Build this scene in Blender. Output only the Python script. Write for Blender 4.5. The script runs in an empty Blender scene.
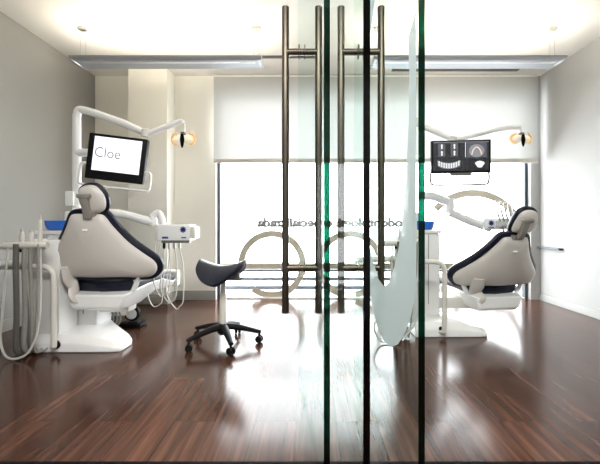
import bpy, bmesh, math, random
from mathutils import Vector, Matrix, Quaternion
random.seed(4)
C = bpy.context.scene.collection
PI = math.pi
R = math.radians
F, CX, CY, CH = 370.0, 311.0, 224.0, 0.88

def P(px, py, d):
    return Vector(((px - CX) * d / F, d, CH - (py - CY) * d / F))

# ------------------------------------------------------------------ materials
def mat(name, col, rough=0.5, metal=0.0, spec=0.5, noise=0.0, nscale=20.0, bump=0.0, coat=0.0, emit=None, estr=0.0):
    m = bpy.data.materials.new(name); m.use_nodes = True
    nt = m.node_tree; b = nt.nodes['Principled BSDF']
    b.inputs['Base Color'].default_value = (*col, 1)
    b.inputs['Roughness'].default_value = rough
    b.inputs['Metallic'].default_value = metal
    b.inputs['Specular IOR Level'].default_value = spec
    b.inputs['Coat Weight'].default_value = coat
    if emit:
        b.inputs['Emission Color'].default_value = (*emit, 1)
        b.inputs['Emission Strength'].default_value = estr
    if noise or bump:
        tc = nt.nodes.new('ShaderNodeTexCoord'); n = nt.nodes.new('ShaderNodeTexNoise')
        n.inputs['Scale'].default_value = nscale; n.inputs['Detail'].default_value = 4
        nt.links.new(tc.outputs['Object'], n.inputs['Vector'])
        if noise:
            mx = nt.nodes.new('ShaderNodeMix'); mx.data_type = 'RGBA'
            mx.inputs[6].default_value = (*[c * (1 - noise) for c in col], 1)
            mx.inputs[7].default_value = (*[min(1, c * (1 + noise)) for c in col], 1)
            nt.links.new(n.outputs['Fac'], mx.inputs[0])
            nt.links.new(mx.outputs[2], b.inputs['Base Color'])
        if bump:
            bp = nt.nodes.new('ShaderNodeBump'); bp.inputs['Strength'].default_value = bump
            bp.inputs['Distance'].default_value = 0.01
            nt.links.new(n.outputs['Fac'], bp.inputs['Height'])
            nt.links.new(bp.outputs['Normal'], b.inputs['Normal'])
    return m

def glass_mat(name, tint, refl=1.0, rough=0.0, ior=1.5):
    m = bpy.data.materials.new(name); m.use_nodes = True
    nt = m.node_tree; nt.nodes.clear()
    o = nt.nodes.new('ShaderNodeOutputMaterial'); t = nt.nodes.new('ShaderNodeBsdfTransparent')
    g = nt.nodes.new('ShaderNodeBsdfGlossy'); fr = nt.nodes.new('ShaderNodeFresnel'); mx = nt.nodes.new('ShaderNodeMixShader')
    ml = nt.nodes.new('ShaderNodeMath'); ml.operation = 'MULTIPLY'; ml.inputs[1].default_value = refl
    geo = nt.nodes.new('ShaderNodeNewGeometry')
    # a thin pane reflects alike from both sides
    t.inputs[0].default_value = (*tint, 1); g.inputs['Roughness'].default_value = rough
    io = nt.nodes.new('ShaderNodeMix'); io.data_type = 'FLOAT'
    io.inputs[2].default_value = ior; io.inputs[3].default_value = 1.0 / ior
    nt.links.new(geo.outputs['Backfacing'], io.inputs[0])
    fr.inputs['IOR'].default_value = ior
    inv = nt.nodes.new('ShaderNodeMath'); inv.operation = 'SUBTRACT'; inv.inputs[0].default_value = 1.0
    nt.links.new(geo.outputs['Backfacing'], inv.inputs[1])
    m2 = nt.nodes.new('ShaderNodeMath'); m2.operation = 'MULTIPLY'
    nt.links.new(fr.outputs[0], ml.inputs[0])
    nt.links.new(ml.outputs[0], m2.inputs[0]); nt.links.new(inv.outputs[0], m2.inputs[1])
    nt.links.new(m2.outputs[0], mx.inputs[0])
    nt.links.new(t.outputs[0], mx.inputs[1]); nt.links.new(g.outputs[0], mx.inputs[2])
    nt.links.new(mx.outputs[0], o.inputs[0])
    return m

def film_mat(name, col, trans, tl):
    """thin film / fabric: diffuse + translucent, part see-through"""
    m = bpy.data.materials.new(name); m.use_nodes = True
    nt = m.node_tree; nt.nodes.clear()
    o = nt.nodes.new('ShaderNodeOutputMaterial'); t = nt.nodes.new('ShaderNodeBsdfTransparent')
    d = nt.nodes.new('ShaderNodeBsdfDiffuse'); s = nt.nodes.new('ShaderNodeBsdfTranslucent')
    a = nt.nodes.new('ShaderNodeMixShader'); b = nt.nodes.new('ShaderNodeMixShader')
    for n in (d, s): n.inputs[0].default_value = (*col, 1)
    a.inputs[0].default_value = tl; b.inputs[0].default_value = trans
    nt.links.new(d.outputs[0], a.inputs[1]); nt.links.new(s.outputs[0], a.inputs[2])
    nt.links.new(a.outputs[0], b.inputs[1]); nt.links.new(t.outputs[0], b.inputs[2])
    nt.links.new(b.outputs[0], o.inputs[0])
    return m

def floor_mat():
    m = bpy.data.materials.new('dark_wood_planks'); m.use_nodes = True
    nt = m.node_tree; b = nt.nodes['Principled BSDF']; N = nt.nodes.new; L = nt.links.new
    tc = N('ShaderNodeTexCoord'); mp = N('ShaderNodeMapping')
    mp.inputs['Rotation'].default_value = (0, 0, R(90)); mp.inputs['Location'].default_value = (0.4, 0.067, 0)
    L(tc.outputs['Object'], mp.inputs['Vector'])
    br = N('ShaderNodeTexBrick')
    br.inputs['Scale'].default_value = 1.0
    br.inputs['Brick Width'].default_value = 1.25; br.inputs['Row Height'].default_value = 0.18
    br.inputs['Mortar Size'].default_value = 0.0016; br.inputs['Mortar Smooth'].default_value = 0.2
    br.inputs['Bias'].default_value = 0.0
    br.inputs['Color1'].default_value = (0.0, 0.0, 0.0, 1); br.inputs['Color2'].default_value = (1, 1, 1, 1)
    br.inputs['Mortar'].default_value = (0.3, 0.3, 0.3, 1)
    br.offset = 0.37
    L(mp.outputs[0], br.inputs['Vector'])
    # long grain, shifted from plank to plank
    m2 = N('ShaderNodeMapping'); m2.inputs['Scale'].default_value = (30, 1.5, 1)
    L(tc.outputs['Object'], m2.inputs['Vector'])
    sh = N('ShaderNodeVectorMath'); sh.operation = 'ADD'
    sc = N('ShaderNodeVectorMath'); sc.operation = 'SCALE'; sc.inputs[3].default_value = 17.0
    L(br.outputs['Color'], sc.inputs[0]); L(m2.outputs[0], sh.inputs[0]); L(sc.outputs[0], sh.inputs[1])
    n1 = N('ShaderNodeTexNoise'); n1.inputs['Scale'].default_value = 1.0; n1.inputs['Detail'].default_value = 6; n1.inputs['Roughness'].default_value = 0.6
    n1.inputs['Distortion'].default_value = 0.25
    L(sh.outputs[0], n1.inputs['Vector'])
    cr = N('ShaderNodeValToRGB')
    e = cr.color_ramp.elements
    e[0].position = 0.22; e[0].color = (0.018, 0.008, 0.005, 1)
    e[1].position = 0.80; e[1].color = (0.120, 0.058, 0.037, 1)
    k = e.new(0.50); k.color = (0.058, 0.026, 0.017, 1)
    L(n1.outputs['Fac'], cr.inputs[0])
    pl = N('ShaderNodeMix'); pl.data_type = 'RGBA'; pl.blend_type = 'MULTIPLY'; pl.inputs[0].default_value = 1.0
    pr = N('ShaderNodeValToRGB'); pr.color_ramp.elements[0].color = (0.68, 0.64, 0.64, 1); pr.color_ramp.elements[1].color = (1.38, 1.32, 1.26, 1)
    L(br.outputs['Color'], pr.inputs[0])
    L(cr.outputs[0], pl.inputs[6]); L(pr.outputs[0], pl.inputs[7])
    gm = N('ShaderNodeMix'); gm.data_type = 'RGBA'
    L(br.outputs['Fac'], gm.inputs[0]); L(pl.outputs[2], gm.inputs[6]); gm.inputs[7].default_value = (0.012, 0.006, 0.005, 1)
    L(gm.outputs[2], b.inputs['Base Color'])
    n2 = N('ShaderNodeTexNoise'); n2.inputs['Scale'].default_value = 3.0; n2.inputs['Detail'].default_value = 3
    L(tc.outputs['Object'], n2.inputs['Vector'])
    rr = N('ShaderNodeMapRange'); rr.inputs['To Min'].default_value = 0.14; rr.inputs['To Max'].default_value = 0.20
    L(n2.outputs['Fac'], rr.inputs['Value']); L(rr.outputs[0], b.inputs['Roughness'])
    b.inputs['Specular IOR Level'].default_value = 0.27
    bp = N('ShaderNodeBump'); bp.inputs['Strength'].default_value = 0.12; bp.inputs['Distance'].default_value = 0.002
    iv = N('ShaderNodeMath'); iv.operation = 'SUBTRACT'; iv.inputs[0].default_value = 1.0
    L(br.outputs['Fac'], iv.inputs[1]); L(iv.outputs[0], bp.inputs['Height']); L(bp.outputs[0], b.inputs['Normal'])
    return m

M = dict(
    floor=floor_mat(),
    ceiling=mat('ceiling_paint', (0.82, 0.80, 0.76), 0.9, noise=0.02, nscale=3),
    wall=mat('taupe_wall_paint', (0.32, 0.312, 0.29), 0.85, noise=0.03, nscale=2.5),
    wallr=mat('grey_wall_paint', (0.42, 0.418, 0.412), 0.85, noise=0.03, nscale=2.5),
    cream=mat('cream_wall_paint', (0.82, 0.80, 0.735), 0.85, noise=0.02, nscale=2.5),
    base=mat('grey_skirting', (0.32, 0.31, 0.29), 0.35, noise=0.05, nscale=9),
    black=mat('black_metal', (0.003, 0.003, 0.004), 0.8, spec=0.05, noise=0.1, nscale=30),
    frame=mat('anthracite_frame', (0.035, 0.045, 0.055), 0.4, noise=0.05),
    lacq=mat('white_lacquer', (0.84, 0.84, 0.83), 0.22, coat=0.3, noise=0.015, nscale=4),
    cream_pl=mat('cream_plastic', (0.70, 0.68, 0.62), 0.35, noise=0.02, nscale=8),
    shell=mat('pearl_grey_shell', (0.60, 0.57, 0.53), 0.35, noise=0.02, nscale=5),
    navy=mat('navy_leatherette', (0.006, 0.008, 0.020), 0.36, spec=0.35, bump=0.06, nscale=160, noise=0.15),
    grey=mat('grey_plastic', (0.13, 0.125, 0.115), 0.42, noise=0.06, nscale=15),
    taupe=mat('taupe_grey_plastic', (0.26, 0.24, 0.215), 0.4, noise=0.04, nscale=12),
    dark=mat('charcoal_plastic', (0.008, 0.008, 0.009), 0.5, spec=0.12, noise=0.1, nscale=20),
    steel=mat('brushed_bronze_steel', (0.115, 0.095, 0.075), 0.36, metal=1.0, noise=0.06, nscale=60),
    steel2=mat('satin_steel', (0.50, 0.50, 0.48), 0.35, metal=0.9, noise=0.05, nscale=60),
    chrome=mat('chrome', (0.7, 0.7, 0.7), 0.12, metal=1.0, noise=0.02),
    lampmetal=mat('silver_lamp_metal', (0.42, 0.44, 0.47), 0.38, metal=0.35, noise=0.03, nscale=12),
    hose=mat('ribbed_grey_hose', (0.30, 0.29, 0.265), 0.55, noise=0.1, nscale=50),
    hoselight=mat('pale_hose', (0.62, 0.61, 0.58), 0.45, noise=0.05, nscale=50),
    blue=mat('blue_glass', (0.02, 0.15, 0.66), 0.08, coat=0.5, noise=0.2, nscale=12),
    logo=mat('blue_print', (0.02, 0.05, 0.25), 0.5, noise=0.05),
    greyprint=mat('grey_print', (0.17, 0.17, 0.18), 0.5, noise=0.02),
    caption=mat('grey_window_caption', (0.30, 0.30, 0.30), 0.6, noise=0.02),
    rail=mat('balcony_slat', (0.07, 0.075, 0.10), 0.5, noise=0.05),
    railtop=mat('balcony_handrail', (0.13, 0.11, 0.08), 0.5, noise=0.05),
    stone=mat('pale_balcony_tile', (0.75, 0.74, 0.72), 0.7, noise=0.04, nscale=6),
    tube=mat('lamp_diffuser', (0.9, 0.9, 0.85), 0.5, emit=(1.0, 0.91, 0.74), estr=16.0),
    amber=mat('amber_reflector', (0.8, 0.5, 0.2), 0.15, emit=(1.0, 0.6, 0.25), estr=0.08),
    bulb=mat('lit_reflector', (0.80, 0.72, 0.58), 0.2, emit=(1.0, 0.88, 0.66), estr=0.13),
    scr=mat('white_screen', (0.02, 0.02, 0.02), 0.3, emit=(0.93, 0.94, 1.0), estr=0.55),
    scrd=mat('dark_screen', (0.005, 0.005, 0.006), 0.2, emit=(0.10, 0.11, 0.13), estr=0.10),
    scrm=mat('mid_grey_scan', (0.01, 0.01, 0.012), 0.2, emit=(0.10, 0.105, 0.12), estr=0.42),
    scrk=mat('black_scan_field', (0.004, 0.004, 0.004), 0.3, emit=(0.02, 0.02, 0.02), estr=0.3),
    scrg=mat('grey_scan', (0.02, 0.02, 0.02), 0.3, emit=(0.32, 0.34, 0.37), estr=0.32),
    scrw=mat('pale_scan', (0.02, 0.02, 0.02), 0.3, emit=(0.75, 0.77, 0.80), estr=0.55),
    scro=mat('amber_scan', (0.02, 0.02, 0.02), 0.3, emit=(0.9, 0.62, 0.5), estr=0.45),
    gl=glass_mat('door_glass', (0.925, 0.965, 0.955), refl=0.03),
    gl_scr=glass_mat('screen_glass', (0.92, 0.96, 0.95), refl=0.10),
    gl_win=glass_mat('window_glass', (0.97, 0.98, 0.98), refl=0.5),
    gl_edge=glass_mat('green_glass_edge', (0.008, 0.17, 0.12), refl=0.6, rough=0.1),
    gl_edged=glass_mat('dark_glass_edge', (0.002, 0.005, 0.006), refl=0.5, rough=0.1),
    frost=film_mat('frosted_film', (0.72, 0.80, 0.82), 0.035, 0.42),
    blind=film_mat('screen_blind_fabric', (0.50, 0.50, 0.49), 0.010, 0.125),
    film=film_mat('window_lettering_film', (0.52, 0.48, 0.40), 0.02, 0.09),
)

# ------------------------------------------------------------------ mesh helpers
class MB:
    def __init__(s): s.bm = bmesh.new()
    def box(s, c, size, bev=0.0, rot=None, seg=2):
        t = bmesh.new(); bmesh.ops.create_cube(t, size=1)
        bmesh.ops.scale(t, vec=Vector(size), verts=t.verts)
        if bev: bmesh.ops.bevel(t, geom=t.edges[:], offset=bev, segments=seg, affect='EDGES', profile=0.6)
        mtx = Matrix.Translation(Vector(c)) @ (rot.to_4x4() if rot else Matrix())
        t.transform(mtx); s._add(t); return s
    def bb(s, a, b, bev=0.0, seg=2):
        a, b = Vector(a), Vector(b)
        return s.box((a + b) / 2, [abs(b[i] - a[i]) for i in range(3)], bev, None, seg)
    def _add(s, t):
        me = bpy.data.meshes.new('t'); t.to_mesh(me); t.free(); s.bm.from_mesh(me); bpy.data.meshes.remove(me)
    def tube(s, pts, r, n=10, sub=6, smooth=True, cap=True, flat=None):
        pts = [Vector(p) for p in pts]
        rr = r if isinstance(r, (list, tuple)) else [r] * len(pts)
        Q, RR = [], []
        if smooth and len(pts) > 2:
            for i in range(len(pts) - 1):
                p0 = pts[i - 1] if i else pts[0] * 2 - pts[1]
                p1, p2 = pts[i], pts[i + 1]
                p3 = pts[i + 2] if i + 2 < len(pts) else p2 * 2 - p1
                for k in range(sub):
                    t = k / sub
                    Q.append(0.5 * ((2 * p1) + (p2 - p0) * t + (2 * p0 - 5 * p1 + 4 * p2 - p3) * t * t + (3 * p1 - p0 - 3 * p2 + p3) * t ** 3))
                    RR.append(rr[i] * (1 - t) + rr[i + 1] * t)
            Q.append(pts[-1]); RR.append(rr[-1])
        else: Q, RR = pts, list(rr)
        tan = [(Q[min(i + 1, len(Q) - 1)] - Q[max(i - 1, 0)]).normalized() for i in range(len(Q))]
        up = Vector((0, 0, 1)) if abs(tan[0].z) < 0.9 else Vector((1, 0, 0))
        nrm = tan[0].cross(up).normalized(); rings = []
        for i, q in enumerate(Q):
            if i:
                rq = tan[i - 1].rotation_difference(tan[i]); nrm = rq @ nrm
            bn = tan[i].cross(nrm).normalized()
            fl = flat or (1, 1)
            rings.append([s.bm.verts.new(q + RR[i] * (math.cos(a) * nrm * fl[0] + math.sin(a) * bn * fl[1])) for a in [2 * PI * k / n for k in range(n)]])
        for i in range(len(rings) - 1):
            for k in range(n):
                s.bm.faces.new((rings[i][k], rings[i][(k + 1) % n], rings[i + 1][(k + 1) % n], rings[i + 1][k]))
        if cap:
            s.bm.faces.new(rings[0][::-1]); s.bm.faces.new(rings[-1])
        return s
    def cyl(s, a, b, r, n=20, r2=None):
        return s.tube([a, b], [r, r if r2 is None else r2], n=n, smooth=False)
    def lathe(s, prof, c=(0, 0, 0), n=28, rot=None, cap=True):
        rings = []
        for (r, z) in prof:
            ring = []
            for k in range(n):
                v = Vector((r * math.cos(2 * PI * k / n), r * math.sin(2 * PI * k / n), z))
                if rot: v = rot @ v
                ring.append(s.bm.verts.new(v + Vector(c)))
            rings.append(ring)
        for i in range(len(rings) - 1):
            for k in range(n):
                s.bm.faces.new((rings[i][k], rings[i][(k + 1) % n], rings[i + 1][(k + 1) % n], rings[i + 1][k]))
        if cap:
            s.bm.faces.new(rings[0][::-1]); s.bm.faces.new(rings[-1])
        return s
    def loft(s, rings, cap=True):
        vs = [[s.bm.verts.new(Vector(p)) for p in r] for r in rings]
        n = len(vs[0])
        for i in range(len(vs) - 1):
            for k in range(n):
                s.bm.faces.new((vs[i][k], vs[i][(k + 1) % n], vs[i + 1][(k + 1) % n], vs[i + 1][k]))
        if cap:
            s.bm.faces.new(vs[0][::-1]); s.bm.faces.new(vs[-1])
        return s
    def prism(s, pts, vec):
        a = [Vector(p) for p in pts]
        return s.loft([a, [p + Vector(vec) for p in a]])
    def face(s, pts):
        s.bm.faces.new([s.bm.verts.new(Vector(p)) for p in pts]); return s
    def build(s, name, m, parent=None, angle=38, bevel=0, sub=0, loc=(0, 0, 0), rot=(0, 0, 0)):
        bmesh.ops.recalc_face_normals(s.bm, faces=s.bm.faces[:])
        me = bpy.data.meshes.new(name)
        for f in s.bm.faces: f.smooth = True
        for e in s.bm.edges:
            if len(e.link_faces) == 2 and e.calc_face_angle(0) > R(angle): e.smooth = False
        s.bm.to_mesh(me); s.bm.free()
        me.materials.append(M[m] if isinstance(m, str) else m)
        o = bpy.data.objects.new(name, me); C.objects.link(o)
        if parent: o.parent = parent
        o.location = loc; o.rotation_euler = rot
        if bevel:
            b = o.modifiers.new('bevel', 'BEVEL'); b.width = bevel; b.segments = 2; b.limit_method = 'ANGLE'
        if sub:
            b = o.modifiers.new('sub', 'SUBSURF'); b.levels = b.render_levels = sub
        return o

def tag(o, label=None, cat=None, group=None, kind=None):
    if label: o['label'] = label
    if cat: o['category'] = cat
    if group: o['group'] = group
    if kind: o['kind'] = kind
    return o
def thing(name, label, cat, loc=(0, 0, 0), rz=0, group=None):
    o = bpy.data.objects.new(name, None); C.objects.link(o); o.empty_display_size = 0.1
    o.location = loc; o.rotation_euler = (0, 0, rz)
    return tag(o, label, cat, group)
def struct(name, mb, m, parent=None, **k):
    o = mb.build(name, m, parent, **k)
    if not parent: o['kind'] = 'structure'
    return o
def text_mesh(name, s, size, m, parent, loc, rot, depth=0.0008, align='CENTER', stretch=1.0, off=0.0):
    cu = bpy.data.curves.new('txt', 'FONT'); cu.body = s; cu.size = size; cu.extrude = depth; cu.align_x = align; cu.offset = off; cu.resolution_u = 4
    t = bpy.data.objects.new('txt', cu); C.objects.link(t)
    bpy.context.view_layer.update()
    me = bpy.data.meshes.new_from_object(t.evaluated_get(bpy.context.evaluated_depsgraph_get()))
    bpy.data.objects.remove(t); bpy.data.curves.remove(cu)
    me.materials.clear(); me.materials.append(M[m])
    o = bpy.data.objects.new(name, me); C.objects.link(o); o.parent = parent; o.location = loc; o.rotation_euler = rot
    o.scale = (stretch, 1, 1)
    return o
def rounded(pts, r=0.25, n=5):
    """round the corners of a closed 2-D outline"""
    out = []
    for i, p in enumerate(pts):
        a = Vector(pts[i - 1]); b = Vector(p); c = Vector(pts[(i + 1) % len(pts)])
        for k in range(n + 1):
            t = k / n
            p0 = b + (a - b) * r; p2 = b + (c - b) * r
            out.append(((1 - t) ** 2 * p0 + 2 * t * (1 - t) * b + t * t * p2))
    return out

# ------------------------------------------------------------------ setting
XL, XR, YB, H = -2.51, 2.66, 4.30, 2.60
YF = 1.335           # line of the glass front
WX0, WX1, WZ = -1.105, 2.555, 2.38
struct('floor', MB().bb((XL - .3, -1.6, -.12), (XR + .3, YB + .2, 0)), 'floor')
struct('ceiling', MB().bb((XL - .3, -1.6, H), (XR + .3, YB + .2, H + .15)), 'ceiling')
struct('wall_left', MB().bb((XL - .2, -1.6, 0), (XL, YB + .2, H)), 'wall')
struct('wall_right', MB().bb((XR, -1.6, 0), (XR + .2, YB + .2, H)), 'wallr')
struct('wall_back_left', MB().bb((XL, YB, 0), (WX0, YB + .2, H)), 'cream')
struct('wall_back_right', MB().bb((WX1, YB, 0), (XR, YB + .2, H)), 'wallr')
struct('wall_back_top', MB().bb((WX0, YB, WZ), (WX1, YB + .2, H)), 'cream')
struct('pillar', MB().bb((-2.008, 4.06, 0), (-1.58, YB, H), 0.004), 'cream')
struct('wall_front_left', MB().bb((XL, YF - .06, 0), (-1.32, YF + .06, H)), 'wallr')
struct('wall_front_right', MB().bb((1.32, YF - .06, 0), (XR, YF + .06, H)), 'wallr')
struct('wall_front_top', MB().bb((-1.32, YF - .06, 2.32), (1.32, YF + .06, H)), 'wallr')
struct('wall_corridor', MB().bb((XL, -1.6, 0), (XR, -1.4, H)), 'wallr')
struct('baseboard_left', MB().bb((XL, YF + .06, 0), (XL + .015, YB, .095), .003), 'base')
struct('baseboard_right', MB().bb((XR - .012, YF + .06, 0), (XR, YB, .07), .003), 'wallr')
b = MB(); b.bb((XL + .015, YB - .015, 0), (-2.008, YB, .11), .003); b.bb((-2.023, 4.045, 0), (-1.565, 4.06, .11), .003)
b.bb((-1.58, 4.06, 0), (-1.565, YB, .11), .003); b.bb((-1.565, YB - .015, 0), (WX0, YB, .11), .003)
struct('baseboard_back', b, 'base')
struct('trim_1', MB().bb((-1.32, YF - .045, 0), (1.32, 1.366, .004), .001), 'black')

# window: frame, pane, lettering
w = bpy.data.objects.new('window_1', None); C.objects.link(w); w['kind'] = 'structure'
b = MB(); ft = .034
b.bb((WX0, 4.36, 0), (WX0 + ft, 4.42, WZ)); b.bb((WX1 - ft, 4.36, 0), (WX1, 4.42, WZ)); b.bb((WX0, 4.36, WZ - ft), (WX1, 4.42, WZ))
b.build('window_frame', 'frame', w, bevel=.002)
MB().bb((WX0 + ft, 4.36, 0), (WX1 - ft, 4.42, .012)).build('window_sill', 'lacq', w)
MB().bb((WX0 + ft, 4.386, .012), (WX1 - ft, 4.394, WZ - ft)).build('window_pane', 'gl_win', w)
YW = 4.383
def ring(cx, cy, ro, ri, a0, a1, y=YW, n=48, th=.0015):
    c = P(cx, cy, y); k = y / F; A, B = [], []
    for i in range(n + 1):
        a = R(a0 + (a1 - a0) * i / n)
        A.append(c + Vector((ro * k * math.cos(a), 0, ro * k * math.sin(a)))); B.append(c + Vector((ri * k * math.cos(a), 0, ri * k * math.sin(a))))
    m = MB()
    for i in range(n):
        m.loft([[A[i], A[i + 1], B[i + 1], B[i]], [p + Vector((0, th, 0)) for p in (A[i], A[i + 1], B[i + 1], B[i])]])
    bmesh.ops.remove_doubles(m.bm, verts=m.bm.verts[:], dist=1e-5)
    return m
def letter(name, mb): return tag(mb.build(name, 'film', w), 'giant beige logo letter on the window glass')
m = ring(272, 264.5, 34, 27.5, -128, 186)
k = YW / F
a = P(244, 263.5, YW); c = P(300, 268.5, YW); m.bb((a.x, YW, c.z), (c.x, YW + .0015, a.z)); letter('window_lettering', m)
letter('window_lettering', ring(350, 264.5, 34, 27.5, -80, 260))
letter('window_lettering', ring(473, 244, 54.5, 47.5, -65, 137))
t = text_mesh('window_caption', 'odontologia especialitzada', .140, 'caption', w, (0, 0, 0), (R(90), 0, R(180)), off=.0085)
wd = max(v.co.x for v in t.data.vertices) - min(v.co.x for v in t.data.vertices)
cpt = P(330, 226.5, YW); t.location = cpt; t.scale = (146 * k / wd, 1.0, 1)

# outside: balcony and its railing
struct('balcony_floor', MB().bb((XL - .5, YB + .2, -.14), (XR + .6, 5.6, -.02)), 'stone')
rl = thing('balcony_railing', 'low balcony railing of grey slats under a beige rail outside the window', 'railing', (0.7, 4.95, -.02))
def rel(v): return v - Vector(rl.location)
for yy, hh in ((270.5, .016), (279.0, .022), (287.5, .024)):
    z = P(0, yy, 4.95).z
    MB().bb(rel(Vector((XL - .3, 4.93, z - hh))), rel(Vector((XR + .5, 4.96, z + hh))), .004).build('slat', 'rail', rl)
z0, z1 = P(0, 269, 4.95).z, P(0, 263, 4.95).z
MB().bb(rel(Vector((XL - .3, 4.92, z0))), rel(Vector((XR + .5, 4.99, z1))), .01).build('handrail', 'railtop', rl)
for x in (-2.4, -1.32, 1.96, 2.95):
    MB().bb(rel(Vector((x - .02, 4.96, -.02))), rel(Vector((x + .02, 4.985, z0))), .003).build('post', 'rail', rl)

# roller blind
bl = thing('roller_blind', 'pale translucent roller blind pulled halfway down the wide window', 'blind', (0.74, 4.22, 1.57))
def blv(x, y, z): return Vector((x, y, z)) - Vector(bl.location)
bx0, bx1 = -1.11, 2.585
zt, zb = 2.56, 1.62
m = MB(); NV = 60
for i in range(NV):
    xa = bx0 + (bx1 - bx0) * i / NV; xb = bx0 + (bx1 - bx0) * (i + 1) / NV
    wv = lambda x: .0035 * math.sin(x * 5.1) + .002 * math.sin(x * 13)
    m.face([blv(xa, 4.22 + wv(xa), zb), blv(xb, 4.22 + wv(xb), zb), blv(xb, 4.22, zt), blv(xa, 4.22, zt)])
bmesh.ops.remove_doubles(m.bm, verts=m.bm.verts[:], dist=1e-5)
m.build('blind_fabric', 'blind', bl)
MB().bb(blv(bx0, 4.205, zb - .045), blv(bx1, 4.235, zb + .004), .006).build('bottom_bar', 'shell', bl)
MB().cyl(blv(bx0, 4.25, 2.565), blv(bx1, 4.25, 2.565), .026).build('roller_tube', 'lacq', bl)

# ceiling slots
def slot(x0, x1, y, wd, label):
    o = MB().bb((x0, y - wd / 2, H - .010), (x1, y + wd / 2, H), .002)
    o2 = o.build('ceiling_slot_vent', 'grey'); tag(o2, label, 'vent')
    return o2
slot(-.50, .05, 3.80, .05, 'thin grey slot vent in the ceiling between the two pendant lamps')
slot(.90, 2.31, 4.12, .06, 'long dark slot vent in the ceiling near the top of the blind')

# ------------------------------------------------------------------ pendant lamps
def pendant(x0, x1, label):
    L_ = x1 - x0; yc, z = 3.24, 2.294
    t = thing('pendant_lamp', label, 'lamp', ((x0 + x1) / 2, yc, z), group=None)
    h = L_ / 2; ya, yb = -.115, .115
    # trough: profile across y, tapered ends
    prof = [(ya, .012), (ya + .004, -.004), (ya + .03, -.020), (yb - .03, -.020), (yb - .004, -.004), (yb, .012)]
    inn = [(yb - .008, .012), (yb - .034, -.012), (ya + .034, -.012), (ya + .008, .012)]
    sec = prof + inn
    m = MB(); m.loft([[(-h + (0.03 if q[1] < -.005 else 0), q[0], q[1]) for q in sec], [(h - (0.03 if q[1] < -.005 else 0), q[0], q[1]) for q in sec]])
    m.build('lamp_body', 'lampmetal', t, angle=20)
    for s in (-1, 1):
        MB().box((s * (h - .012), 0, -.004), (.018, .20, .03), .003).build('end_cap', 'lampmetal', t)
    MB().bb((-h + .04, -.035, -.012), (h - .04, .035, .004), .004).build('diffuser', 'tube', t)
    MB().bb((-h + .09, -.062, -.024), (h - .06, -.030, -.019), .002).build('reflector_strip', 'lacq', t)
    MB().bb((-h + .03, -.112, .0085), (h - .03, -.098, .0135)).build('rim', 'lacq', t)
    for s in (-1, 1):
        xx = s * (h - .06)
        MB().box((xx, 0, H - z - .013), (.075, .05, .026), .004).build('ceiling_canopy', 'steel2', t)
        w_ = MB()
        for dx in (-.02, .02): w_.tube([(xx + dx, 0, H - z - .02), (xx + dx * 1.3, 0, .008)], .0016, n=6, smooth=False)
        w_.build('suspension_wire', 'steel2', t)
    return t
pendant(-2.055, -.42, 'long flat silver pendant lamp over the left dental chair')
pendant(.53, 2.17, 'long flat silver pendant lamp over the right dental chair')

# ------------------------------------------------------------------ glass doors
def pane(parent, a, b, z0, z1, th, m='gl', em='gl_edge'):
    """a = near edge, b = far edge (x, y)"""
    A, B = Vector((*a, 0)), Vector((*b, 0)); d = (B - A).normalized(); n = Vector((-d.y, d.x, 0)) * th / 2
    e = .006
    q = [A + d * e + n, A + d * e - n, B - n, B + n]
    mb = MB(); mb.loft([[p + Vector((0, 0, z0)) for p in q], [p + Vector((0, 0, z1)) for p in q]]); mb.build('glass_pane', m, parent)
    q = [A + n, A - n, A + d * e * .97 - n, A + d * e * .97 + n]
    mb = MB(); mb.loft([[p + Vector((0, 0, z0)) for p in q], [p + Vector((0, 0, z1)) for p in q]])
    tag(mb.build('polished_edge', em, parent), 'dark green polished edge of the glass' if em == 'gl_edge' else 'nearly black edge of the glass')
    return d, n
def pull_handle(parent, cx, y, z0, z1, half, zbars, r, clear=.007):
    for s in (-1, 1):
        x = cx + s * half
        o = MB().cyl((x, y, z0), (x, y, z1), r, n=24).build('pull_handle', 'steel', parent, bevel=.002)
        for z in zbars:
            m_ = MB().cyl((x, y, z), (cx + s * .0006, y, z), r * .92, n=18)
            m_.cyl((cx + s * (clear + .005), y, z), (cx + s * clear, y, z), .036, n=24)
            m_.build('standoff', 'steel', o)
DT = .020
dA = thing('glass_door_leaf', 'open clear glass door leaf edge-on, with bronze pull bars, nearest the saddle stool', 'glass door', (.05, 1.2, 0))
def offs(root, p): return (p[0] - root.location.x, p[1] - root.location.y)
pane(dA, offs(dA, (.052, 1.2)), offs(dA, (-.060, 2.0)), .006, 2.32, DT)
pull_handle(dA, -.046 - dA.location.x, 1.9 - 1.2, .423, 1.994, .085, (.654, 1.763), .0185, .012)
dC = thing('glass_door_leaf', 'open glass door leaf carrying a frosted curved logo, nearest the right dental chair', 'glass door', (.36, 1.2, 0))
pane(dC, offs(dC, (.36, 1.2)), offs(dC, (.2425, 2.0)), .006, 2.32, DT)
pull_handle(dC, .257 - .36, .7, .423, 1.994, .103, (.654, 1.763), .0185, .012)
dB = thing('glass_screen', 'narrow clear glass screen with a black edge standing between the two glass door leaves', 'glass panel', (.151, 1.0, 0))
pane(dB, (0, 0), (-.05, .70), .0, 2.32, .018, 'gl_scr', em='gl_edged')
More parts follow.
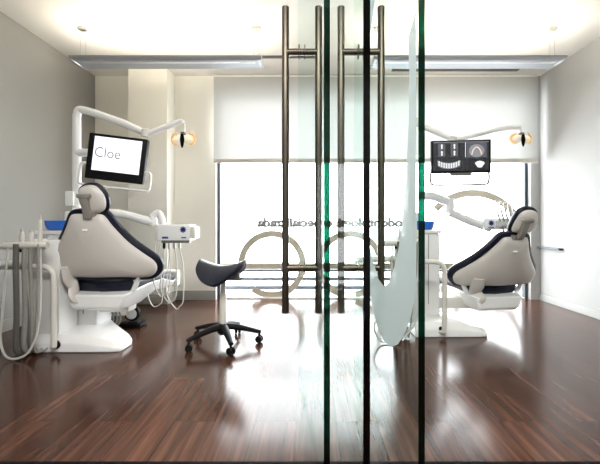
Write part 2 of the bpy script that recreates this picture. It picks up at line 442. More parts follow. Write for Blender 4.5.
# frosted lettering on the inner leaf face
nC = Vector((-.1471, 1.0, 0)).normalized(); nC = Vector((-nC.y, nC.x, 0))
def onC(px, py):
    d = 198.5 / (px - 311 + 54.4)
    X = .5365 - .1471 * d
    z = CH - (py - CY) * d / F
    return Vector((X, d, z)) + nC * (DT / 2 + .0012) - Vector(dC.location)
def frost(pts):
    q = [onC(*p) for p in pts]
    mb = MB(); mb.face(q)
    mb.build('frosted_lettering', 'frost', dC)
outer = [(367, 246), (369, 268), (371.5, 290), (375.5, 311), (381, 329), (387, 341.5), (394, 347), (401, 344), (408, 333), (414, 317), (419.4, 292)]
inner = [(419.4, 10), (411, 38), (412.5, 70), (412, 110), (410.5, 150), (408, 190), (405, 222), (401.5, 248), (397, 267), (392, 281), (387, 287), (381, 279), (376, 263), (372, 245), (369, 226), (367, 210)]
frost(outer + inner)
frost([(366, -12), (379, -12), (374, 24), (370, 52), (366, 75)])

# ------------------------------------------------------------------ saddle stool
st = thing('saddle_stool', 'navy saddle stool with grey column and black five-star castor base', 'stool', (-.645, 2.72, 0))
RS = .262; hub = .120
for k in range(5):
    a = R(6 + 72 * k)
    dx, dy = math.cos(a), math.sin(a)
    l = MB(); l.tube([(dx * .02, dy * .02, hub + .01), (dx * .12, dy * .12, hub - .003), (dx * (RS + .012), dy * (RS + .012), .078)], [.030, .027, .018], n=12, flat=(1, .8))
    lg = l.build('leg', 'dark', st)
    cw = MB(); p = Vector((dx * RS, dy * RS, .0)); tn = Vector((math.cos(a + 1.2 + k), math.sin(a + 1.2 + k), 0))
    for s in (-1, 1): cw.cyl(p + tn * s * .006 + Vector((0, 0, .027)), p + tn * s * .021 + Vector((0, 0, .027)), .026, n=20)
    cw.cyl(p + Vector((0, 0, .03)), p + Vector((0, 0, .08)), .009, n=12)
    cw.build('castor', 'dark', lg, bevel=.003)
MB().lathe([(.03, .07), (.042, .085), (.042, .13), (.03, .145), (.03, .15)]).build('hub', 'dark', st)
MB().lathe([(.026, .14), (.025, .33), (.0235, .335), (.0235, .37), (.019, .372), (.019, .50)]).build('column', 'cream_pl', st)
lv = MB(); lv.box((.03, .0, .495), (.17, .10, .02), .006); lv.tube([(.08, -.03, .49), (.12, -.05, .475), (.15, -.05, .495)], .007, n=8)
lv.box((.105, -.03, .500), (.05, .05, .05), .01)
lv.build('tilt_mechanism', 'grey', st)
# saddle
NU, NVs = 26, 22
top, bot = [], []
for i in range(NU + 1):
    u = i / NU * 2 - 1                      # along x : -1 rear, 1 pommel
    rt, rb = [], []
    for j in range(NVs + 1):
        v = j / NVs * 2 - 1
        hw = .185 * (1 - max(0, u + .1) ** 2 * .55) * math.sqrt(max(0.0, 1 - abs(u) ** 4.5))
        x = u * .183; y = v * hw
        z = .576 + .036 * u * u + .014 * abs(u)
        z -= (.118 * (1 - .60 * max(0, u) ** 1.5) * (1 - .35 * max(0, -u) ** 2)) * abs(v) ** 2.0 * (hw / .185)
        edge = max(abs(v) ** 5, abs(u) ** 8)
        th = .052 * math.sqrt(max(0, 1 - edge ** 1.5)) + .004
        rt.append((x, y, z)); rb.append((x * .97, y * .96, z - th))
    top.append(rt); bot.append(rb)
s_ = MB()
vt = [[s_.bm.verts.new(Vector(p)) for p in r] for r in top]; vb = [[s_.bm.verts.new(Vector(p)) for p in r] for r in bot]
for i in range(NU):
    for j in range(NVs):
        s_.bm.faces.new((vt[i][j], vt[i + 1][j], vt[i + 1][j + 1], vt[i][j + 1])); s_.bm.faces.new((vb[i][j + 1], vb[i + 1][j + 1], vb[i + 1][j], vb[i][j]))
for i in range(NU):
    s_.bm.faces.new((vt[i][0], vb[i][0], vb[i + 1][0], vt[i + 1][0])); s_.bm.faces.new((vt[i + 1][NVs], vb[i + 1][NVs], vb[i][NVs], vt[i][NVs]))
for j in range(NVs):
    s_.bm.faces.new((vt[0][j + 1], vb[0][j + 1], vb[0][j], vt[0][j])); s_.bm.faces.new((vt[NU][j], vb[NU][j], vb[NU][j + 1], vt[NU][j + 1]))
bmesh.ops.remove_doubles(s_.bm, verts=s_.bm.verts[:], dist=2e-4)
s_.build('seat', 'navy', st, angle=70, sub=1, rot=(0, 0, R(-8)))

# ------------------------------------------------------------------ dental chairs
def shell_rings(half, closed_bottom=True): ...
def make_chair(label, loc, yaw, rec=16, hr_tilt=8, zh=.575, dz=0.0, hv=.51, wk=1.17, hx_=.05):
    t = thing('dental_chair', label, 'dental chair', loc, yaw)
    # zh: height of the widest line of the back; dz: how far the seat is lowered
    rc = R(rec)
    def bp(u, v, w):                       # back plane: u across, v up the back, w to the front
        return Vector((u, -v * math.sin(rc) + w * math.cos(rc), zh + v * math.cos(rc) + w * math.sin(rc)))
    half = [(.0, .398), (.07, .398), (.10, .38), (.135, .31), (.20, .20), (.275, .105), (.325, .045), (.343, .0), (.338, -.04), (.31, -.072), (.26, -.075)]
    half = [(x * wk, y) for x, y in half]
    lowc = [(.19, -.062), (.10, -.058), (.0, -.058)]
    H2 = half + lowc
    out = H2 + [(-x, y) for (x, y) in H2[-2:0:-1]]
    cen = Vector((0, .12))
    def scl(pts, k, dv=0.0): return [cen + (Vector(p) - cen) * k + Vector((0, dv)) for p in pts]
    def off(pts, dist):
        res = []
        for i, p in enumerate(pts):
            a = Vector(pts[i - 1]); c = Vector(pts[(i + 1) % len(pts)]); d = (c - a); nn = Vector((-d.y, d.x)).normalized()
            res.append(Vector(p) + nn * dist)
        return res
    sm = []
    # refine the outline
    for i in range(len(out)):
        p0, p1, p2, p3 = (Vector(out[(i + k) % len(out)]) for k in (-1, 0, 1, 2))
        for k in range(4):
            q = k / 4
            sm.append(0.5 * ((2 * p1) + (p2 - p0) * q + (2 * p0 - 5 * p1 + 4 * p2 - p3) * q * q + (3 * p1 - p0 - 3 * p2 + p3) * q ** 3))
    bow = lambda p: .06 * (abs(p.x) / .36) ** 2      # the wings wrap forward
    def ringat(pts, w): return [bp(p.x, p.y, w + bow(p)) for p in pts]
    m = MB(); m.loft([ringat(off(sm, 0.0), 0.0), ringat(off(sm, .004), -.010), ringat(off(sm, -.006), -.028), ringat(scl(sm, .86), -.044), ringat(scl(sm, .5), -.056), ringat(scl(sm, .08), -.060)])
    m.build('backrest_shell', 'shell', t, angle=50)
    o2 = off(sm, .020)
    m = MB(); m.loft([ringat(off(sm, .004), .0), ringat(off(sm, .030), .006), ringat(off(sm, .034), .032), ringat(off(sm, .018), .058), ringat(scl(sm, .9), .07), ringat(scl(sm, .45), .066), ringat(scl(sm, .06), .062)])
    m.build('backrest_cushion', 'navy', t, angle=60)
    MB().box(bp(.0, .30, -.054), (.034, .012, .016), .004, rot=Matrix.Rotation(-rc, 3, 'X')).build('shell_badge', 'lacq', t)
    # neck post and headrest
    pm = MB(); rb = Matrix.Rotation(rc, 3, 'X')
    pm.box(bp(hx_ - .022, .40, -.012), (.085, .035, .04), .008, rot=rb)
    pm.box(bp(hx_ - .022, hv - .045, -.046), (.052, .030, .155), .009, rot=rb)
    pm.box(bp(hx_ - .022, hv + .035, -.050), (.088, .034, .030), .009, rot=rb)
    pm.build('neck_bracket', 'taupe', t)
    hp = [(-.075, -.10), (-.095, .0), (-.085, .075), (-.03, .112), (.05, .105), (.105, .02), (.095, -.07), (.04, -.105), (-.03, -.11)]
    hs = []
    for i in range(len(hp)):
        p0, p1, p2, p3 = (Vector(hp[(i + k) % len(hp)]) for k in (-1, 0, 1, 2))
        for k in range(5):
            q = k / 5
            hs.append(0.5 * ((2 * p1) + (p2 - p0) * q + (2 * p0 - 5 * p1 + 4 * p2 - p3) * q * q + (3 * p1 - p0 - 3 * p2 + p3) * q ** 3))
    ca, sa = math.cos(R(hr_tilt)), math.sin(R(hr_tilt))
    def hring(k, w, dx=0):
        k = k * .92
        return [bp(hx_ + (p.x * ca - p.y * sa) * k, hv + (p.x * sa + p.y * ca) * k, w) for p in hs]
    m = MB(); m.loft([hring(.93, .0), hring(.95, -.012), hring(.86, -.028), hring(.55, -.036), hring(.06, -.038)]); m.build('headrest_shell', 'shell', t, angle=60)
    m = MB(); m.loft([hring(.94, .0), hring(1.06, .006), hring(1.08, .025), hring(1.0, .045), hring(.7, .058), hring(.06, .060)]); m.build('headrest_cushion', 'navy', t, angle=60)
    # seat and leg rest
    def pad(y0, y1, w0, w1, z0, z1, th, name, matn):
        n = 12; rings = []
        for i in range(n + 1):
            q = i / n; y = y0 + (y1 - y0) * q; ww = w0 + (w1 - w0) * q; zt_ = z0 + (z1 - z0) * q
            e = min(1, math.sqrt(max(0, 1 - (abs(q * 2 - 1)) ** 8)) + .18)
            ring_ = []
            for k in range(20):
                a = 2 * PI * k / 20
                cx = math.copysign(abs(math.cos(a)) ** .45, math.cos(a)); cz = math.copysign(abs(math.sin(a)) ** .6, math.sin(a))
                sag = .02 * (1 - cx * cx) if cz > 0 else -.03 * (1 - cx * cx)
                ring_.append((cx * ww * e, y, zt_ - th / 2 + cz * th / 2 * e - sag * (1 if cz > 0 else -1) * (1 if cz > 0 else 1)))
            rings.append(ring_)
        return MB().loft(rings).build(name, matn, t, angle=60)
    pad(.04, .60, .225, .235, .49 + dz, .49 + dz, .10, 'seat', 'navy')
    pad(.58, 1.0, .225, .18, .48 + dz, .40 + dz, .08, 'leg_rest', 'navy')
    # chassis under the seat
    def cring(y, wt, wb, zt_, zb_): return [(-wt, y, zt_), (-wb - .02, y, zb_ + .02), (-wb, y, zb_), (wb, y, zb_), (wb + .02, y, zb_ + .02), (wt, y, zt_)]
    m = MB(); m.loft([cring(-.02, .20, .16, .375 + dz, .285 + dz), cring(.02, .225, .165, .385 + dz, .262 + dz), cring(.30, .235, .165, .41 + dz, .26 + dz), cring(.60, .22, .15, .41 + dz, .30 + dz), cring(.95, .19, .14, .33 + dz, .27 + dz), cring(1.06, .18, .14, .36 + dz, .28 + dz)])
    m.build('chassis', 'lacq', t, bevel=.008)
    m = MB(); m.loft([[(-.20, 1.0, .42 + dz), (.20, 1.0, .42 + dz), (.20, 1.0, .27 + dz), (-.20, 1.0, .27 + dz)], [(-.20, 1.07, .43 + dz), (.20, 1.07, .43 + dz), (.20, 1.08, .28 + dz), (-.20, 1.08, .28 + dz)]]); m.build('foot_plate', 'lacq', t, bevel=.015)
    # bracket holding the back to the chassis and the hinge knob
    m = MB(); m.tube([bp(-.195, .03, -.03), bp(-.19, -.05, -.03), bp(-.175, -.13, -.02), (-.155, -.01, .36 + dz), (-.11, .03, .32 + dz)], [.05, .060, .050, .044, .032], n=14, flat=(1, .45)); m.build('back_bracket', 'shell', t)
    for s in (-1, 1):
        MB().cyl(bp(s * .27, -.065, .05), bp(s * .305, -.065, .05), .022, n=18).build('hinge_knob', 'steel2', t, bevel=.004)
        MB().tube([bp(s * .275, -.07, .05), (s * .225, .08, .39 + dz)], [.016, .02], n=10, smooth=False).build('hinge_arm', 'lacq', t)
    return t

make_chair('navy dental chair with grey back shell beside the saddle stool', (-1.525, 2.63, 0), R(-1), 15, 2, .562, 0.0, .50)
make_chair('navy dental chair with grey back shell, turned towards the glass door leaves', (1.53, 3.02, 0), R(9), 30, -14, .435, -.09, .535, 1.06, .02)

# ------------------------------------------------------------------ dental units
def make_unit(label, O, dx, dy, colx, tip, rx, hx, arm_pts, second, tray_arm, extra):
    """geometry given for the left unit in room coordinates; dx, dy shift it for the right one"""
    t = thing('dental_unit', label, 'dental unit', O)
    S = Vector((dx, dy, 0)) - Vector(O)
    W = lambda x, y, z: Vector((x, y, z)) + S
    x0, x1 = colx                          # column extents
    yf, ybk = 2.80, 3.02
    MB().bb(W(x0, yf, .09), W(x1, ybk, .80), .018, 3).build('column', 'lacq', t)
    MB().bb(W(x0 - (.012 if dx else .10), yf - .014, .80), W(x1 + .012, ybk + .01, .83), .008).build('column_top', 'lacq', t)
    MB().bb(W(x1 - .10, yf - .004, .20), W(x1 - .096, yf + .01, .79)).build('panel_seam', 'grey', t)
    # foot
    xl, xr = max(x0 - .04, -1.97), tip
    def fr(x, h, y0, y1): return [W(x, y0, 0), W(x, y0 + .004, h * .55), W(x, y0 + .05, h), W(x, y1 - .03, h), W(x, y1, h * .7), W(x, y1, 0)]
    m = MB(); m.loft([fr(xl, .11, 2.525, 3.05), fr(x1 - .02, .115, 2.525, 3.05), fr(x1 + .10, .10, 2.525, 2.92), fr(xr - .07, .066, 2.53, 2.80), fr(xr - .014, .05, 2.545, 2.73), fr(xr, .03, 2.575, 2.69)])
    m.build('foot', 'lacq', t, bevel=.008, angle=60)
    lo = -.10 if dx else 0.0
    # side rail
    MB().tube([W(rx - .42, 2.5, .59), W(rx - .2, 2.5, .59), W(rx - .06, 2.5, .588), W(rx - .012, 2.5, .56), W(rx, 2.5, .50), W(rx, 2.5, .3), W(rx, 2.5, .08), W(rx - .006, 2.505, .05), W(rx - .03, 2.56, .045)], .019, n=14).build('side_rail', 'cream_pl', t)
    MB().cyl(W(rx + .004, 2.515, .055), W(rx - .02, 2.56, .055), .026).build('rail_foot', 'dark', t)
    # hose holder
    m = MB(); m.tube([W(hx - .295, 2.44, .735), W(hx - .27, 2.43, .735), W(hx - .1, 2.43, .74), W(hx + .0, 2.44, .74)], [.02, .03, .03, .027], n=14, flat=(1, .8)); m.build('hose_holder', 'cream_pl', t)
    m = MB(); m.tube([W(hx - .18, 2.44, .715), W(hx - .18, 2.44, .65), W(hx - .205, 2.445, .62), W(hx - .5, 2.45, .61)], .024, n=12); m.build('holder_arm', 'cream_pl', t)
    MB().cyl(W(hx - .18, 2.44, .695), W(hx - .18, 2.44, .722), .026).build('swivel', 'dark', t)
    m = MB(); m.bb(W(hx - .19, 2.47, .71), W(hx - .10, 2.60, .78), .02, 3); m.bb(W(hx - .21 - lo, 2.58, .10), W(hx - .02 - lo, 2.79, .77), .01); m.build('back_panel', 'lacq', t)
    for (ox, r, bx, y, mm) in ((-.175, .0175, -.20, 2.40, 'grey'), (-.14, .015, -.165, 2.425, 'hose'), (-.105, .012, -.115, 2.43, 'hose'), (-.165, .012, -.150, 2.45, 'grey'), (-.04, .006, -.09, 2.41, 'hose')):
        MB().tube([W(hx + ox, y, .75), W(hx + ox - .003, y, .6), W(hx + (ox + bx) / 2, y + .02, .3), W(hx + bx, y + .03, .06), W(hx + bx + .01, y + .09, .02), W(hx + bx + .05, y + .16, .06)], r, n=10).build('suction_hose', mm, t)
    MB().tube([W(hx - .228, 2.40, .725), W(hx - .235, 2.39, .55), W(hx - .252, 2.385, .30), W(hx - .262 + lo, 2.38, .15), W(hx - .235 + lo, 2.38, .04), W(hx - .17 + lo, 2.38, .012), W(hx - .09 + lo / 2, 2.39, .05), W(hx - .045, 2.41, .18), W(hx - .03, 2.42, .4), W(hx - .04, 2.43, .73)], .0072, n=8).build('loop_hose', 'hoselight', t)
    # pole and lamp arm
    px_, py_ = (-1.79, 2.93) if dx else (-1.855, 2.93)
    m = MB(); m.bb(W(px_ - .06, 2.86, .83), W(px_ + .055, 3.0, .98), .02, 3); m.build('pole_socket', 'lacq', t)
    m = MB(); m.tube([W(px_, py_, .90), W(px_, py_, 1.3), W(px_, py_, 1.66), W(px_ + .004, py_, 1.745), W(px_ + .035, py_, 1.785)] + [W(*p) for p in arm_pts], [.034, .034, .032, .031, .03] + [.03] * (len(arm_pts) - 1) + [.024], n=16); m.build('pole', 'lacq', t)
    j = Vector(arm_pts[-1])
    MB().cyl(W(j.x, j.y, j.z - .03), W(j.x, j.y, j.z + .03), .03).build('arm_joint', 'cream_pl', t, bevel=.004)
    m = MB(); m.tube([W(*p) for p in second], [.021] * len(second), n=12, smooth=len(second) > 2); m.build('lamp_arm', 'lacq', t)
    m = MB()
    for seg in tray_arm: m.tube([W(*p) for p in seg[0]], seg[1], n=14, smooth=len(seg[0]) > 2)
    m.build('tray_arm', 'lacq', t)
    for (nm, mb, mm) in extra(W): mb.build(nm, mm, t)
    return t

UL = (-1.72, 2.78, 0)
def exL(W):
    r = []
    m = MB(); m.tube([W(-1.855, 2.93, 1.445), W(-1.62, 2.86, 1.43), W(-1.45, 2.80, 1.40)], .032, n=12); r.append(('monitor_arm', m, 'lacq'))
    m = MB(); m.bb(W(-1.66, 2.84, .20), W(-1.40, 2.98, .30), .02); r.append(('chair_mount', m, 'cream_pl'))
    m = MB(); m.bb(W(-1.92, 2.88, 1.02), W(-1.85, 2.98, 1.14), .015); r.append(('pole_clamp', m, 'lacq'))
    return r
make_unit('white dental unit with blue basin on top, by the taupe left wall', UL, 0, 0, (-2.0, -1.625), -1.305, -1.737, -1.737,
          [(-1.65, 2.92, 1.735), (-1.45, 2.89, 1.660), (-1.275, 2.85, 1.580)],
          [(-1.275, 2.85, 1.565), (-1.02, 2.85, 1.665), (-.995, 2.85, 1.668)],
          [([(-1.72, 2.95, .97), (-1.55, 3.0, .965), (-1.36, 3.05, .91), (-1.30, 3.06, .893)], [.03, .032, .036, .034]),
           ([(-1.31, 3.06, .94), (-1.265, 3.06, .975), (-1.235, 3.06, .93), (-1.215, 3.06, .85), (-1.19, 3.06, .81)], [.03, .026, .024, .024, .022]),
           ([(-1.30, 3.06, .87), (-1.31, 3.06, .95)], [.034, .030])], exL)
UR = (.96, 3.12, 0)
def exR(W):
    r = []
    m = MB(); m.tube([W(-1.79, 2.93, 1.44), W(-1.60, 2.87, 1.44), W(-1.42, 2.83, 1.43)], .02, n=12); r.append(('monitor_arm', m, 'lacq'))
    m = MB(); m.bb(W(-1.62, 2.84, .15), W(-1.25, 2.98, .25), .02); r.append(('chair_mount', m, 'cream_pl'))
    return r
make_unit('white dental unit standing behind the frosted glass door leaf', UR, 2.68, .34, (-1.83, -1.585), -1.29, -1.656, -1.85,
          [(-1.73, 2.92, 1.75), (-1.58, 2.89, 1.675), (-1.455, 2.85, 1.600)],
          [(-1.455, 2.85, 1.595), (-1.04, 2.85, 1.70), (-.885, 2.85, 1.71)],
          [([(-1.72, 2.95, 1.125), (-1.60, 2.98, 1.13), (-1.43, 3.0, 1.075)], [.034, .038, .036]),
           ([(-1.43, 3.0, 1.11), (-1.43, 3.0, .975)], [.042, .042]),
           ([(-1.43, 3.0, .985), (-1.24, 3.0, .905), (-1.06, 3.0, .84)], [.036, .038, .034])], exR)

# blue basins on the units
def basin(label, c, w_, syr):
    t = thing('blue_basin', label, 'basin', c)
    n = 28; rings = []
    for (k, z) in ((.80, .0), (.90, .012), (.98, .045), (1.0, .075), (.95, .075), (.92, .045), (.82, .016), (.1, .014)):
        rings.append([(w_ * k * math.copysign(abs(math.cos(2 * PI * i / n)) ** .7, math.cos(2 * PI * i / n)), .11 * k * math.copysign(abs(math.sin(2 * PI * i / n)) ** .7, math.sin(2 * PI * i / n)), z) for i in range(n)])
    MB().loft(rings).build('bowl', 'blue', t, angle=50)
    return t
basin('shallow blue glass basin on top of the left dental unit', (-1.935, 2.93, .831), .145, 0)
basin('blue glass basin on top of the right dental unit, half behind the door edge', (.975, 3.24, .831), .095, 0)

# handpieces standing in the suction holders
def suction(label, c, h, tip, group):
    t = thing('suction_handpiece', label, 'handpiece', c, 0, group)
    MB().lathe([(.010, -.02), (.014, .0), (.014, .03), (.011, .05), (.009, h)], n=14).build('barrel', 'cream_pl', t)
    MB().lathe([(.0085, h), (.006, h + .02), (.004, h + tip)], n=12).build('tip', 'steel2', t)
    return t
gs = None
for (ox, r_, h, tp, lab) in ((-.165, .0, .055, .012, 'short thick suction handpiece, first from the wall'), (-.105, .0, .05, .02, 'short slim suction handpiece, second from the wall'), (-.045, .0, .135, .03, 'tall slim syringe handpiece')):
    suction(lab + ', in the holder of the left dental unit', (-1.737 + ox, 2.435, .775), h, tp, 'handpieces in the left suction holder')
    suction(lab.replace('from the wall', 'from the door leaf') + ', in the holder behind frosted glass', (-1.85 + 2.68 + ox, 2.775, .775), h, tp, 'handpieces in the right suction holder')

# ------------------------------------------------------------------ monitors
mo = thing('monitor', 'tilted black monitor showing a Cloe logo on a white screen', 'monitor', (-1.45, 2.755, 1.368))
mo.rotation_euler = (0, R(6.5), R(3))
MB().box((0, .02, 0), (.425, .045, .338), .006).build('bezel', 'dark', mo)
MB().box((0, .05, 0), (.25, .03, .2), .01).build('rear_housing', 'dark', mo)
sc_ = MB().box((.004, -.0035, .022), (.345, .003, .252)).build('screen', 'scr', mo)
text_mesh('screen_text', 'Cloe', .108, 'greyprint', sc_, (-.162, -.0055, -.004), (R(90), 0, 0), .0003, 'LEFT', .92, -.0010)
cap_ = text_mesh('screen_caption', 'odontologia especialitzada', .0125, 'greyprint', sc_, (.085, -.0055, -.030), (R(90), 0, 0), .0002, 'CENTER', 1.0, -.0002)
MB().tube([(-.19, .02, -.06), (-.235, .02, -.055), (-.262, .02, -.08), (-.262, .02, -.19), (-.25, .02, -.212), (-.2, .02, -.217), (.2, .02, -.217), (.245, .02, -.212), (.257, .02, -.19), (.257, .02, -.10), (.24, .02, -.075), (.205, .02, -.075)], .009, n=10).build('grab_frame', 'lacq', mo)
mr = thing('monitor', 'black monitor showing grey dental x-ray scans', 'monitor', (1.257, 3.10, 1.446))
mr.rotation_euler = (0, R(-.3), R(-5))
MB().box((0, .02, 0), (.485, .04, .275), .006).build('bezel', 'dark', mr)
MB().box((0, .05, 0), (.28, .03, .18), .01).build('rear_housing', 'dark', mr)
s2 = MB().box((0, -.0015, .002), (.452, .003, .245)).build('screen', 'scrd', mr)
def scr(x, z, w_, h_, m, y=-.0038): return MB().box((x, y, z), (w_, .001, h_)).build('scan', m, s2)
for i, x in enumerate((-.158, -.055)):
    for z in (.083, .027):
        scr(x, z, .100, .053, 'scrk'); scr(x, z, .058, .052, 'scrm', -.0046)
        q = MB(); q.lathe([(.002, -.02), (.007, -.010), (.004, 0), (.008, .012), (.003, .02)], (x, -.0062, z), n=10); q.build('scan', 'scrw', s2)
scr(-.10, -.063, .21, .10, 'scrk')
q = MB(); pts = [(-.195, -.03), (-.15, -.048), (-.10, -.055), (-.05, -.048), (-.005, -.03), (-.012, -.08), (-.05, -.098), (-.10, -.104), (-.15, -.098), (-.19, -.08)]
q.prism([(x, -.0048, z) for x, z in pts], (0, .0006, 0)); q.build('scan', 'scrg', s2)
q = MB()
for i in range(9):
    x = -.18 + i * .02; zz = -.052 - .022 * (1 - ((i - 4) / 4) ** 2)
    q.box((x, -.0056, zz + .006), (.011, .0006, .018)); q.box((x, -.0056, zz - .015), (.010, .0006, .018))
q.build('scan', 'scrw', s2)
scr(.125, .055, .160, .130, 'scrm', -.004); q = MB(); q.prism([(.125 + .062 * math.cos(a), -.0046, .045 + .055 * math.sin(a)) for a in [2 * PI * i / 24 for i in range(24)]], (0, .0006, 0)); q.build('scan', 'scrg', s2)
q = MB(); q.tube([(.085, -.006, .012), (.097, -.006, .05), (.125, -.006, .075), (.153, -.006, .05), (.165, -.006, .012)], .005, n=6, flat=(1, 1)); q.build('scan', 'scro', s2)
scr(.125, -.068, .155, .10, 'scrk', -.004)
q = MB(); q.prism([(.15 + .035 * math.cos(a) * (1 + .2 * math.sin(3 * a)), -.0048, -.068 + .028 * math.sin(a)) for a in [2 * PI * i / 18 for i in range(18)]], (0, .0006, 0)); q.build('scan', 'scrw', s2)
scr(.035, .055, .004, .125, 'scrw'); scr(0, .120, .45, .005, 'scrg')
MB().box((.0, .02, -.148), (.17, .04, .025), .006).build('stand_joint', 'grey', mr)
MB().tube([(-.24, .02, -.12), (-.247, .02, -.15), (-.245, .02, -.20), (-.225, .02, -.232), (-.1, .02, -.236), (.1, .02, -.236), (.21, .02, -.232), (.23, .02, -.205), (.232, .02, -.15), (.225, .02, -.12)], .009, n=10).build('grab_frame', 'taupe', mr)

# ------------------------------------------------------------------ operating lamps
def op_lamp(label, c):
    t = thing('operating_lamp', label, 'lamp', c)
    for s in (-1, 1):
        m = MB(); rings = []
        for (q, rx_) in ((0, .035), (.3, .046), (.6, .044), (.85, .030), (1.0, .010)):
            x = s * (.012 + .078 * q)
            rings.append([(x, -.015 + .035 * math.sin(2 * PI * i / 18), rx_ * math.cos(2 * PI * i / 18) - .010 * q) for i in range(18)])
        m.loft(rings); m.build('reflector', 'bulb', t, angle=60)
        m = MB(); m.tube([(s * .06, -.03, .047), (s * .088, -.03, .033), (s * .102, -.02, .0), (s * .088, -.03, -.038), (s * .06, -.03, -.046)], .011, n=10); m.build('reflector_rim', 'amber', t)
    MB().lathe([(.006, -.085), (.013, -.06), (.020, -.02), (.017, .01), (.012, .035)], (0, -.06, 0), n=14).build('handle', 'black', t)
    MB().box((0, -.03, .048), (.036, .05, .022), .006).build('housing', 'grey', t)
    MB().tube([(0, -.01, .05), (0, 0, .09), (0, .0, .135), (0, .0, .142)], .012, n=10).build('yoke', 'lacq', t)
    t.scale = (.86, .86, .86)
    return t
op_lamp('small lit operating lamp at the arm end beside the cream pillar', (-.975, 2.85, 1.53))
op_lamp('small lit operating lamp hanging in front of the blind', (1.80, 3.19, 1.61))

# ------------------------------------------------------------------ instrument trays
def logo_part(parent, x, y, z, s):
    m = MB()
    for a in range(4):
        m.box((x, y, z), (.011 * s, .001, .05 * s), 0, rot=Matrix.Rotation(a * PI / 4, 3, 'Y'))
    m.build('printed_logo', 'logo', parent)
tl = thing('instrument_tray', 'white instrument tray with blue logo hanging beside the cream pillar', 'tray', (-1.10, 3.06, .81))
MB().box((-.01, 0, .0), (.27, .16, .135), .014, seg=3).build('tray_box', 'lacq', tl)
MB().box((.145, 0, .0), (.035, .13, .10), .012).build('side_grip', 'cream_pl', tl)
logo_part(tl, .07, -.082, .025, 1.0)
MB().box((.075, -.0815, -.04), (.04, .001, .010)).build('printed_label', 'logo', tl)
MB().box((-.075, -.0815, -.040), (.05, .001, .016)).build('printed_label', 'logo', tl)
MB().box((-.155, -.02, -.015), (.03, .08, .10), .012).build('joint', 'cream_pl', tl)
MB().box((.01, -.06, -.072), (.23, .05, .022), .006).build('instrument_rest', 'grey', tl)
def handpiece(label, group, c, lean, up, h=.12):
    t = thing('dental_handpiece', label, 'handpiece', c, 0, group)
    t.rotation_euler = (R(lean[0]), R(lean[1]), 0)
    s = 1 if up else -1
    pr = [(.006, 0), (.009, .015), (.010, .05), (.008, .09), (.006, h)]
    MB().lathe([(r, z * s) for r, z in pr], n=12).build('barrel', 'steel2', t)
    MB().tube([(0, 0, s * h * .97), (.004, -.006, s * (h + .012)), (.014, -.018, s * (h + .018))], [.006, .006, .008], n=10).build('head', 'chrome', t)
    return t
pos_l = [(-.085, 'first'), (-.045, 'second'), (.0, 'third'), (.04, 'fourth')]
for i, (x, w_) in enumerate(pos_l):
    h = thing('dental_handpiece', 'slim dental handpiece under the hanging instrument tray, %s from the tray joint' % w_, 'handpiece', (-1.10 + x, 2.985, .735), 0, 'handpieces under the left tray')
    MB().lathe([(.005, -.055), (.010, -.05), (.011, -.02), (.008, .0), (.006, .012)], n=12).build('barrel', 'dark' if i == 0 else 'steel2', h)
    ln = (.50, .42, .47, .52)[i]
    MB().tube([(0, 0, -.05), (-.004 + .01 * i, .01, -.2), (.015 * (i - 1), .0, -ln + .06), (-.03 + .01 * i, .0, -ln), (-.10 + .02 * i, .02, -ln - .02), (-.15 + .01 * i, .04, -ln + .09), (-.12, .06, -ln + .24), (-.10, .07, -.02)], .0045, n=8).build('cord', 'hoselight', h)
MB
tr = thing('instrument_tray', 'white instrument tray with blue logo behind the headrest of the right chair', 'tray', (1.70, 3.36, .88))
MB().box((-.01, 0, -.0), (.30, .15, .10), .014, seg=3).build('tray_box', 'lacq', tr)
logo_part(tr, -.10, -.077, .008, .95)
MB().box((-.10, -.0765, -.03), (.05, .001, .008)).build('printed_label', 'logo', tr)
MB().box((.05, -.085, .0), (.22, .04, .05), .008).build('instrument_rest', 'hoselight', tr)
for i, w_ in enumerate(('first', 'second', 'third', 'fourth', 'fifth')):
    x = -.03 + i * .036
    h = handpiece('dental handpiece standing in the tray behind the right headrest, %s from the blue logo' % w_, 'handpieces in the right tray', (1.70 + x, 3.27, .905), (-4, -13), True, .165 - .008 * i)
    MB().tube([(0, 0, 0), (.004, -.004, -.05), (.006, -.002, -.12), (0.002, .02, -.17)], .009, n=8).build('cord', 'hose', h)

# ------------------------------------------------------------------ foot control
fc = thing('foot_control', 'black and white foot control with wheel and cables on the floor under the chair', 'foot control', (-1.685, 3.22, 0))
m = MB(); m.box((-.13, .0, .055), (.17, .22, .11), .03, seg=3); m.build('pedal_housing', 'dark', fc)
m = MB(); m.loft([[(-.20, -.10, .10), (.12, -.10, .10), (.12, .12, .10), (-.20, .12, .10)], [(-.20, -.08, .165), (.06, -.08, .165), (.06, .10, .165), (-.20, .10, .165)]]); m.build('pedal_cover', 'cream_pl', fc, bevel=.02)
m = MB(); m.cyl((.135, -.03, .105), (.135, .02, .105), .065, n=28); m.build('wheel', 'dark', fc, bevel=.01)
MB().cyl((.135, -.036, .105), (.135, -.02, .105), .047, n=28).build('hub_cap', 'lacq', fc, bevel=.004)
m = MB(); m.box((.14, -.02, .02), (.20, .13, .024), .008); m.box((.17, -.05, .038), (.08, .05, .014), .004); m.build('base_plate', 'dark', fc)
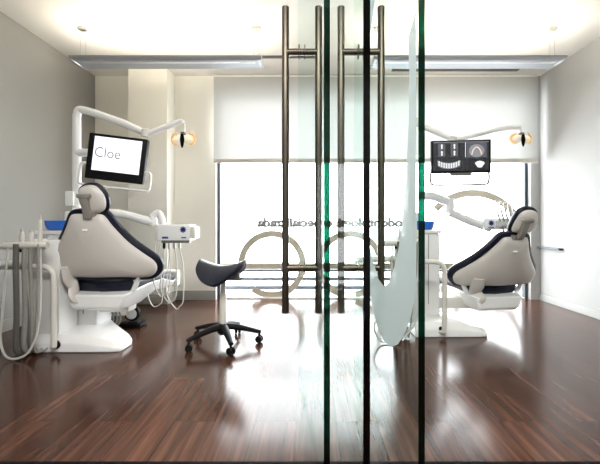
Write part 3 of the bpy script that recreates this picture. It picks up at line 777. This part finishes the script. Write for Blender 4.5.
for k in range(3):
    MB().tube([(-.15 + .05 * k, -.12, .03), (-.10 + .05 * k, -.14, .16 - .02 * k), (.0 + .03 * k, -.12, .17), (.03 + .03 * k, -.12, .08), (.0 + .02 * k, -.12, .012), (-.05, -.14, .010)], .006, n=8).build('cable', 'hose', fc)

# small wall fittings
o = MB().bb((-2.02 - .075, YB - .012, .76), (-2.02 - .005, YB, .87), .003).build('wall_outlet', 'cream_pl'); tag(o, 'small pale outlet plate on the wall beside the cream pillar', 'outlet')
o = MB().bb((XR - .05, 3.9, .60), (XR, 4.28, .622), .003).build('wall_rail', 'frame'); tag(o, 'thin dark rail on the right wall by the window', 'rail')

# ------------------------------------------------------------------ light, camera
wd_ = bpy.data.worlds.new('sky'); bpy.context.scene.world = wd_; wd_.use_nodes = True
bg = wd_.node_tree.nodes['Background']; bg.inputs[0].default_value = (0.95, 0.98, 1.0, 1); bg.inputs[1].default_value = 5.0
def area(name, loc, rot, sx, sy, pw, col):
    l = bpy.data.lights.new(name, 'AREA'); l.shape = 'RECTANGLE'; l.size = sx; l.size_y = sy; l.energy = pw; l.color = col
    o = bpy.data.objects.new(name, l); C.objects.link(o); o.location = loc; o.rotation_euler = rot; return o
area('corridor_fill_light', (0, .1, 2.57), (0, 0, 0), 2.4, .5, 60, (1.0, .98, .95))  # added fill, out of view above the camera, brightens the backlit fronts

cam = bpy.data.cameras.new('cam'); co = bpy.data.objects.new('cam', cam); C.objects.link(co)
co.location = (0, 0, CH); co.rotation_euler = (R(90), 0, 0)
cam.sensor_fit = 'HORIZONTAL'; cam.sensor_width = 36; cam.lens = 36 * F / 600
cam.shift_x = -(CX - 300) / 600; cam.shift_y = (CY - 232) / 600
cam.clip_start = .02
s = bpy.context.scene; s.camera = co
s.view_settings.view_transform = 'Standard'; s.view_settings.look = 'None'; s.view_settings.gamma = 1; s.view_settings.exposure = 1.4
s.cycles.max_bounces = 10; s.cycles.transparent_max_bounces = 24; s.cycles.diffuse_bounces = 6
s.cycles.sample_clamp_indirect = 6
